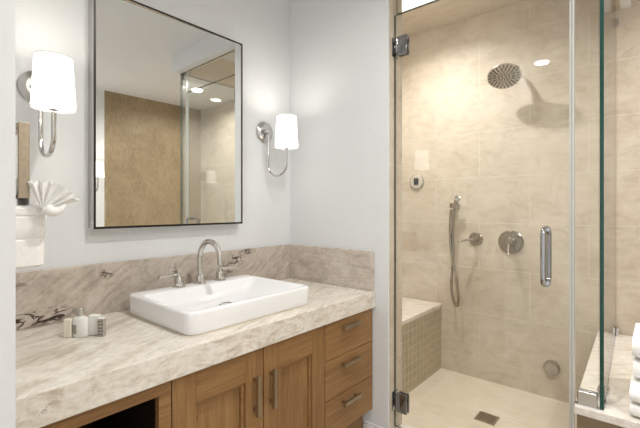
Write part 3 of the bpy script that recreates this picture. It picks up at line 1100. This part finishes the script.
# ================================================================ sconces
def sconce(x, label, w=None, d=-1):
    w = MY if w is None else w
    t = thing('wall_sconce', (x, w, 1.55), label, 'wall lamp', 'wall sconces')
    z = 1.552
    bm = bm_new()
    lathe(bm, [(0.0, 0.0), (0.056, 0.0), (0.056, 0.008), (0.050, 0.014), (0.040, 0.016), (0.036, 0.020), (0.0, 0.022)], (x, w + d * 0.0006, z), (0, d, 0), 40)
    obj('backplate', bm, M['steel'], t, True)
    bm = bm_new()
    lathe(bm, [(0.012, 0.020), (0.010, 0.034), (0.014, 0.040), (0.010, 0.048), (0.0, 0.050)], (x, w, z), (0, d, 0), 20)
    yk = w + d * 0.17
    yo = w + d * 0.036
    pts = [(x, yo, z), (x, yo + d * 0.002, z - 0.03), (x, yo + d * 0.001, z - 0.09), (x, yo, z - 0.14)]
    zb = 1.375
    rr = abs(yo - yk) / 2
    for k in range(1, 20):
        a = PI * k / 20
        pts.append((x, yo + d * (rr - rr * math.cos(a)), zb - 0.06 * math.sin(a)))
    pts += [(x, yk, zb), (x, yk, 1.42), (x, yk, 1.452)]
    tube(bm, pts, 0.0042, 12)
    for v in bm.verts:
        v.co.x = x + (v.co.x - x) * 1.75
    obj('arm', bm, M['steel'], t, True)
    bm = bm_new()
    lathe(bm, [(0.008, 0.0), (0.016, 0.004), (0.016, 0.03), (0.012, 0.034), (0.0, 0.034)], (x, yk, 1.448), (0, 0, 1), 20)
    obj('socket', bm, M['steel'], t, True)
    bm = bm_new()
    lathe(bm, [(0.0, 0.0), (0.012, 0.002), (0.022, 0.03), (0.022, 0.045), (0.012, 0.062), (0.0, 0.066)], (x, yk, 1.482), (0, 0, 1), 20)
    obj('bulb', bm, M['bulb'], t, True)
    z0, z1 = 1.456, 1.612
    bm = bm_new()
    lathe(bm, [(0.0595, 0.0), (0.0505, z1 - z0), (0.0495, z1 - z0), (0.0585, 0.0), (0.0595, 0.0)], (x, yk, z0), (0, 0, 1), 48, cap=False)
    bmesh.ops.remove_doubles(bm, verts=bm.verts, dist=1e-5)
    sh = obj('shade', bm, M['shade'], t, True)
    for zz, r in ((z0, 0.0592), (z1, 0.0503)):
        bm = bm_new()
        tube(bm, [(x + r * math.cos(2 * PI * k / 40), yk + r * math.sin(2 * PI * k / 40), zz) for k in range(40)], 0.0014, 6, closed=True)
        if zz == z0:
            for k in range(3):
                a = 2 * PI * k / 3 + 0.4
                tube(bm, [(x + 0.012 * math.cos(a), yk + 0.012 * math.sin(a), 1.474), (x + 0.0592 * math.cos(a), yk + 0.0592 * math.sin(a), z0)], 0.0012, 6)
        obj('shade_ring', bm, M['shade_rim'], sh, True)
    ld = bpy.data.lights.new('sconce_lamp', 'POINT')
    ld.energy = P_SCONCE
    ld.color = (1.0, 0.95, 0.88)
    ld.shadow_soft_size = 0.03
    lo_ = bpy.data.objects.new('sconce_lamp', ld)
    COL.objects.link(lo_)
    lo_.parent = t
    lo_.location = (0, yk - w, 1.572 - 1.55)
    return t


sconce(0.385, 'chrome wall sconce with lit white shade, left of the mirror')
sconce(1.39, 'chrome wall sconce with lit white shade, right of the mirror')
sconce(1.455, 'lit white sconce seen cut off at the left edge of the mirror', OY, 1)
sconce(0.555, 'lit white sconce seen reflected in the shower glass inside the mirror', OY, 1)

# ================================================================ towel ring and hand towel
t = thing('towel_ring', (0.17, 1.13, 1.33), 'square bronze towel ring at the left edge, above the sink counter', 'towel ring')
bm = bm_new()
ry0, ry1, rz0, rz1 = 1.080, 1.215, 1.172, 1.344
rx0, rx1 = 0.2295, 0.2505
box(bm, rx0, rx1, ry0, ry0 + 0.009, rz0, rz1, 0.001)
box(bm, rx0, rx1, ry1 - 0.009, ry1, rz0, rz1, 0.001)
box(bm, rx0, rx1, ry0 + 0.009, ry1 - 0.009, rz1 - 0.009, rz1, 0.001)
box(bm, rx0, rx1, ry0 + 0.009, ry1 - 0.009, rz0, rz0 + 0.009, 0.001)
obj('ring', bm, M['bronze'], t)
bm = bm_new()
tube(bm, [(0.1745, 1.093, 1.322), (0.228, 1.093, 1.322)], 0.008, 14)
lathe(bm, [(0.0, 0.0), (0.024, 0.0), (0.024, 0.007), (0.0, 0.008)], (0.174, 1.093, 1.322), (1, 0, 0), 28)
obj('wall_post', bm, M['bronze'], t, True)

tw = thing('hand_towel', (0.235, 1.14, 1.02), 'white terry hand towel with fan fold hanging from bronze ring', 'towel')


def cloth_loft(bm, zs, fx, seed, amp, n=56):
    loops = []
    for z, (cx, cy, rx, ry) in zip(zs, fx):
        lp = []
        for k in range(n):
            a = 2 * PI * k / n
            ca, sa = math.cos(a), math.sin(a)
            # superellipse section with soft vertical folds
            p = 0.55
            ex, ey = math.copysign(abs(ca) ** p, ca), math.copysign(abs(sa) ** p, sa)
            fold = 1 + amp * math.sin(7 * a + seed) + amp * 0.6 * math.sin(13 * a + 2 * seed + z * 14)
            wob = 0.0015 * mnoise.noise(Vector((ca * 3 + seed, sa * 3, z * 55)))
            lp.append(Vector((cx + rx * ex * fold + wob, cy + ry * ey * fold + wob, z + wob)))
        loops.append(lp)
    loft(bm, loops)


# the drop looped over the ring's lower bar
bm = bm_new()
loops = []
xm, zm = (rx0 + rx1) / 2, rz0 + 0.004
for i in range(15):
    y = 1.094 + 0.108 * i / 14
    th = 0.018 + 0.004 * math.sin(i * 1.9)
    up = 0.004 * math.sin(i * 2.3 + 1)
    lp = []
    for k in range(13):
        a = PI * k / 12
        lp.append(Vector((xm + (0.0125 + th) * math.cos(a), y, zm + 0.006 + up + (0.016 + th) * math.sin(a))))
    lp.append(Vector((xm - 0.0125 - th, y, 1.157)))
    lp.append(Vector((xm - 0.0125, y, 1.157)))
    for k in range(13):
        a = PI - PI * k / 12
        lp.append(Vector((xm + 0.0125 * math.cos(a), y, zm + 0.006 + 0.012 * math.sin(a))))
    lp.append(Vector((xm + 0.0125, y, 1.157)))
    lp.append(Vector((xm + 0.0125 + th, y, 1.157)))
    loops.append(lp)
loft(bm, loops)
obj('gathered_loop', bm, M['terry'], tw, True)
# wrapped cuff and tail
bm = bm_new()
zs = [1.012, 1.018, 1.05, 1.076, 1.079, 1.085, 1.11, 1.128, 1.131, 1.135, 1.148, 1.154, 1.156]
fx = []
for z in zs:
    g = 0.046 + 0.006 * (z - 1.012) / 0.14
    if z in (1.079, 1.131):
        g -= 0.0035
    if z == 1.012:
        g -= 0.006
    if z >= 1.154:
        g -= 0.006
    if z > 1.155:
        g -= 0.01
    fx.append((0.239, 1.135, g, g * 1.15))
cloth_loft(bm, zs, fx, 1.7, 0.012)
obj('wrapped_cuff', bm, M['terry'], tw, True)
# pleated fan
bm = bm_new()
FC = Vector((0.270, 1.060, 1.146))
ux = Vector((0.93, -0.36, 0)).normalized()
uz = Vector((0, 0, 1))
un = ux.cross(uz)
NP = 6
rowsA = []
steps = NP * 2
for i in range(steps + 1):
    a = math.radians(112 - 92 * i / steps)
    zig = (0.008 if i % 2 else -0.008)
    R0 = 0.066 if i % 2 else 0.075
    row = []
    for q in (0.10, 0.35, 0.7, 1.0):
        p = FC + (ux * math.cos(a) + uz * math.sin(a) * 0.92) * R0 * q + un * zig * q
        row.append(bm.verts.new(p))
    rowsA.append(row)
for i in range(steps):
    for k in range(3):
        bm.faces.new((rowsA[i][k], rowsA[i + 1][k], rowsA[i + 1][k + 1], rowsA[i][k + 1]))
fan = obj('pleated_fan', bm, M['terry'], tw)
md = fan.modifiers.new('thickness', 'SOLIDIFY')
md.thickness = 0.0045
md.offset = 0
# folded collar under the fan
bm = bm_new()
pts = []
for k in range(9):
    s = k / 8
    pts.append(FC + ux * (0.004 + 0.040 * s) + Vector((0, -0.004, 0.004 - 0.012 * math.sin(PI * s) + 0.008 * s)))
tube(bm, pts, [0.011, 0.0135, 0.013, 0.012, 0.011, 0.0095, 0.008, 0.006, 0.003], 14)
obj('fan_collar', bm, M['terry'], tw, True)


# ================================================================ bath towels on the ledge
def folded_towel(x0, x1, y0, y1, z0, z1, label, layers=3):
    bm = bm_new()
    h = (z1 - z0) / layers
    for k in range(layers):
        dx = 0.004 * rnd.uniform(-1, 1)
        a, b_ = z0 + k * h, z0 + (k + 1) * h - 0.0008
        r = (b_ - a) / 2
        # soft section: rounded front edge, stretched over the width
        loops = []
        for i in range(9):
            s = i / 8
            y = y0 + (y1 - y0) * s
            e_ = min(s, 1 - s) * 8
            inset = 0.010 * (1 - min(1, e_)) ** 2
            lp = []
            for (cx, sgn) in ((x0 + r + dx, -1), (x1 - r + dx, 1)):
                for q in range(9):
                    an = -PI / 2 + PI * q / 8
                    zz = (a + b_) / 2 + (r - inset * 0.6) * math.sin(an) * (1 if sgn > 0 else -1)
                    lp.append(Vector((cx + sgn * (r - inset) * math.cos(an), y + 0.002 * math.sin(9 * cx + 5 * k), zz + 0.0025 * mnoise.noise(Vector((cx * 5, y * 14, k * 3 + z0 * 9))) * (0 if k == 0 and math.sin(an) * sgn < 0 else 1))))
            loops.append(lp)
        loft(bm, loops)
    bmesh.ops.remove_doubles(bm, verts=bm.verts, dist=1e-6)
    o = obj('folded_towel', bm, M['terry'], None, True)
    return tag(o, label, 'towel', 'white towels on the stone ledge')


folded_towel(1.640, 2.02, -0.36, 0.052, 0.4575, 0.552, 'lower thick folded white towel on the stone ledge', 2)
folded_towel(1.72, 2.03, -0.35, 0.047, 0.5535, 0.70, 'upper folded white towel resting on another at right edge', 2)
